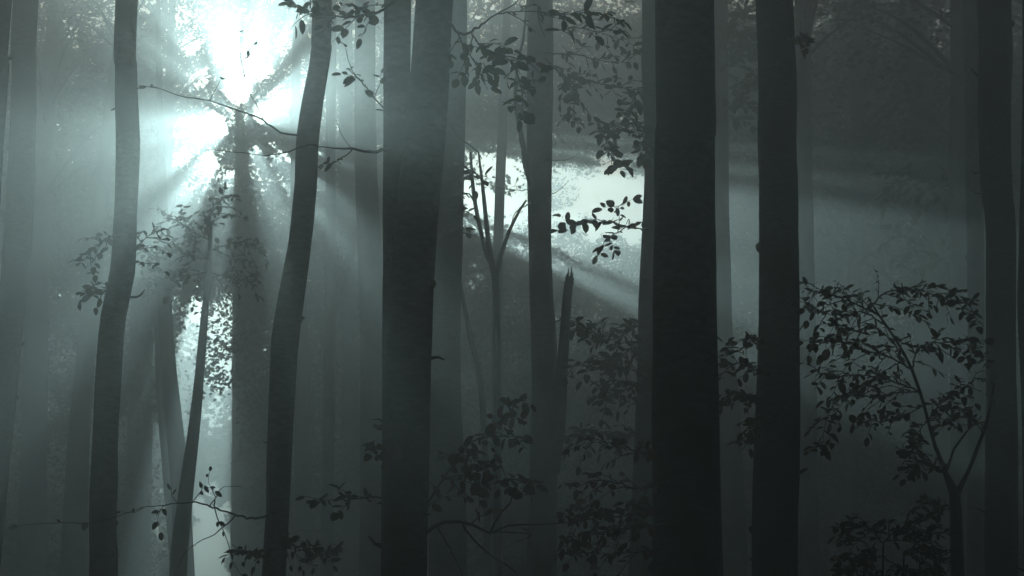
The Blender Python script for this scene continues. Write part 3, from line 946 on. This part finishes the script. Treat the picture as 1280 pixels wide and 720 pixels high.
def far_wood():
    rng = np.random.default_rng(7)
    Ps, Cs = [], []
    for (ya, yb, xa, n_c, per, zone) in ((50, 64, 27, 2900, 200, 1), (50, 60, 27, 1700, 200, 0), (64, 82, 32, 3400, 160, 1), (94, 112, 44, 3000, 70, 1)):
        cx = rng.uniform(-xa, xa, n_c)
        cy = rng.uniform(ya, yb, n_c)
        cz = rng.uniform(-0.5 if zone else 10, CANOPY_TOP - 1.2, n_c)
        if ya > 90:                                             # a ragged skyline far behind
            cz = (CANOPY_TOP - 1.2) * rng.beta(1.1, 1.9, n_c)
        ci = np.repeat(np.arange(n_c), per)
        sg = rng.uniform(0.3, 0.9, n_c)[ci][:, None]
        P = np.stack([cx[ci], cy[ci], cz[ci]], 1) + rng.normal(0, 1, (len(ci), 3)) * sg * np.array([1, 1, 0.5]) * (1 if ya < 90 else 1.6)
        U = rng.uniform(0, 1, n_c)[ci]                          # one number for each clump: whole clumps stay or go
        ok = (P[:, 2] < CANOPY_TOP - 0.3) & (P[:, 2] > -1)
        P, U = P[ok], U[ok]
        Ps.append(P)
        Cs.append(U)
    P = np.concatenate(Ps)
    cl = np.concatenate(Cs)
    keep = np.ones(len(P))
    for c, v, rx, rz, k, back, soft in LANES:
        lim = (1 + soft) * 1.4
        t = (P[:, 1] - c[1]) / v[1]
        ix = np.flatnonzero((np.abs(P[:, 0] - c[0] - v[0] * t) < rx * lim) & (P[:, 1] < back))
        ix = ix[np.abs(P[ix, 2] - c[2] - v[2] * t[ix]) < rz * lim]
        q = P[ix] - v[None, :] * t[ix, None]                    # slid along the lane to its own depth
        wob = 0.35 * np.sin(q[:, 0] * 3.1 + c[0]) * np.sin(q[:, 2] * 2.7 + c[2])
        e = np.hypot((q[:, 0] - c[0]) / rx, (q[:, 2] - c[2]) / rz) + wob
        keep[ix] = np.minimum(keep[ix], np.where(e < 1, k, np.where(e < 1 + soft, k + (1 - k) * (e - 1) / soft, 1)))
    P = P[0.8 * cl + 0.2 * rng.uniform(0, 1, len(P)) < keep]
    near = P[:, 1] < 90
    V1, n1 = leaf_cloud(P[near], 0.17, rng, 1.1)
    V2, n2 = leaf_cloud(P[~near], 0.5, rng, 1.1)
    me = cloud_mesh('far_wood', np.concatenate([V1, V2]), n1 + n2, M_WOOD)
    o = bpy.data.objects.new('far_wood', me)
    COL.objects.link(o)
    tag(o, 'far-off leafy wood closing the view as one dim mass', 'wood', kind='stuff')


far_wood()

# ------------------------------------------------------------------ haze, sun, sky
hz = MB()
x0, x1, y0, y1, z0, z1 = -246, 246, -246, 246, -6.5, CANOPY_TOP + 1.0
hz.add([Vector((x, y, z)) for z in (z0, z1) for y in (y0, y1) for x in (x0, x1)],
       [(0, 2, 3, 1), (4, 5, 7, 6), (0, 1, 5, 4), (1, 3, 7, 5), (3, 2, 6, 7), (2, 0, 4, 6)], False)
m, nt = new_mat('forest_fog')
out = N(nt, 'ShaderNodeOutputMaterial')
pv = N(nt, 'ShaderNodeVolumePrincipled')
pv.inputs['Color'].default_value = (0.95, 0.965, 0.96, 1)
pv.inputs['Density'].default_value = 0.0215
pv.inputs['Anisotropy'].default_value = 0.84
nt.links.new(pv.outputs['Volume'], out.inputs['Volume'])
tag(hz.build('haze', m), 'pale morning fog filling the forest', 'fog', kind='stuff')

sl = bpy.data.lights.new('sun', 'SUN')
sl.energy = 5.0
sl.angle = R(0.5)
sl.color = (0.67, 0.97, 0.97)
so = bpy.data.objects.new('sun', sl)
COL.objects.link(so)
so.rotation_euler = (-SDIR).to_track_quat('-Z', 'Y').to_euler()
so.location = SDIR * 400

w = bpy.data.worlds.new('World')
SC.world = w
w.use_nodes = True
nt = w.node_tree
nt.nodes.clear()
wo = N(nt, 'ShaderNodeOutputWorld')
bg = N(nt, 'ShaderNodeBackground')
sk = N(nt, 'ShaderNodeTexSky')
sk.sky_type = 'NISHITA'
sk.sun_disc = False
sk.sun_elevation = SUN_EL
sk.sun_rotation = SUN_AZ
sk.dust_density = 2.0
sk.ozone_density = 0.6
bg.inputs['Strength'].default_value = 0.07
nt.links.new(sk.outputs['Color'], bg.inputs['Color'])
nt.links.new(bg.outputs['Background'], wo.inputs['Surface'])
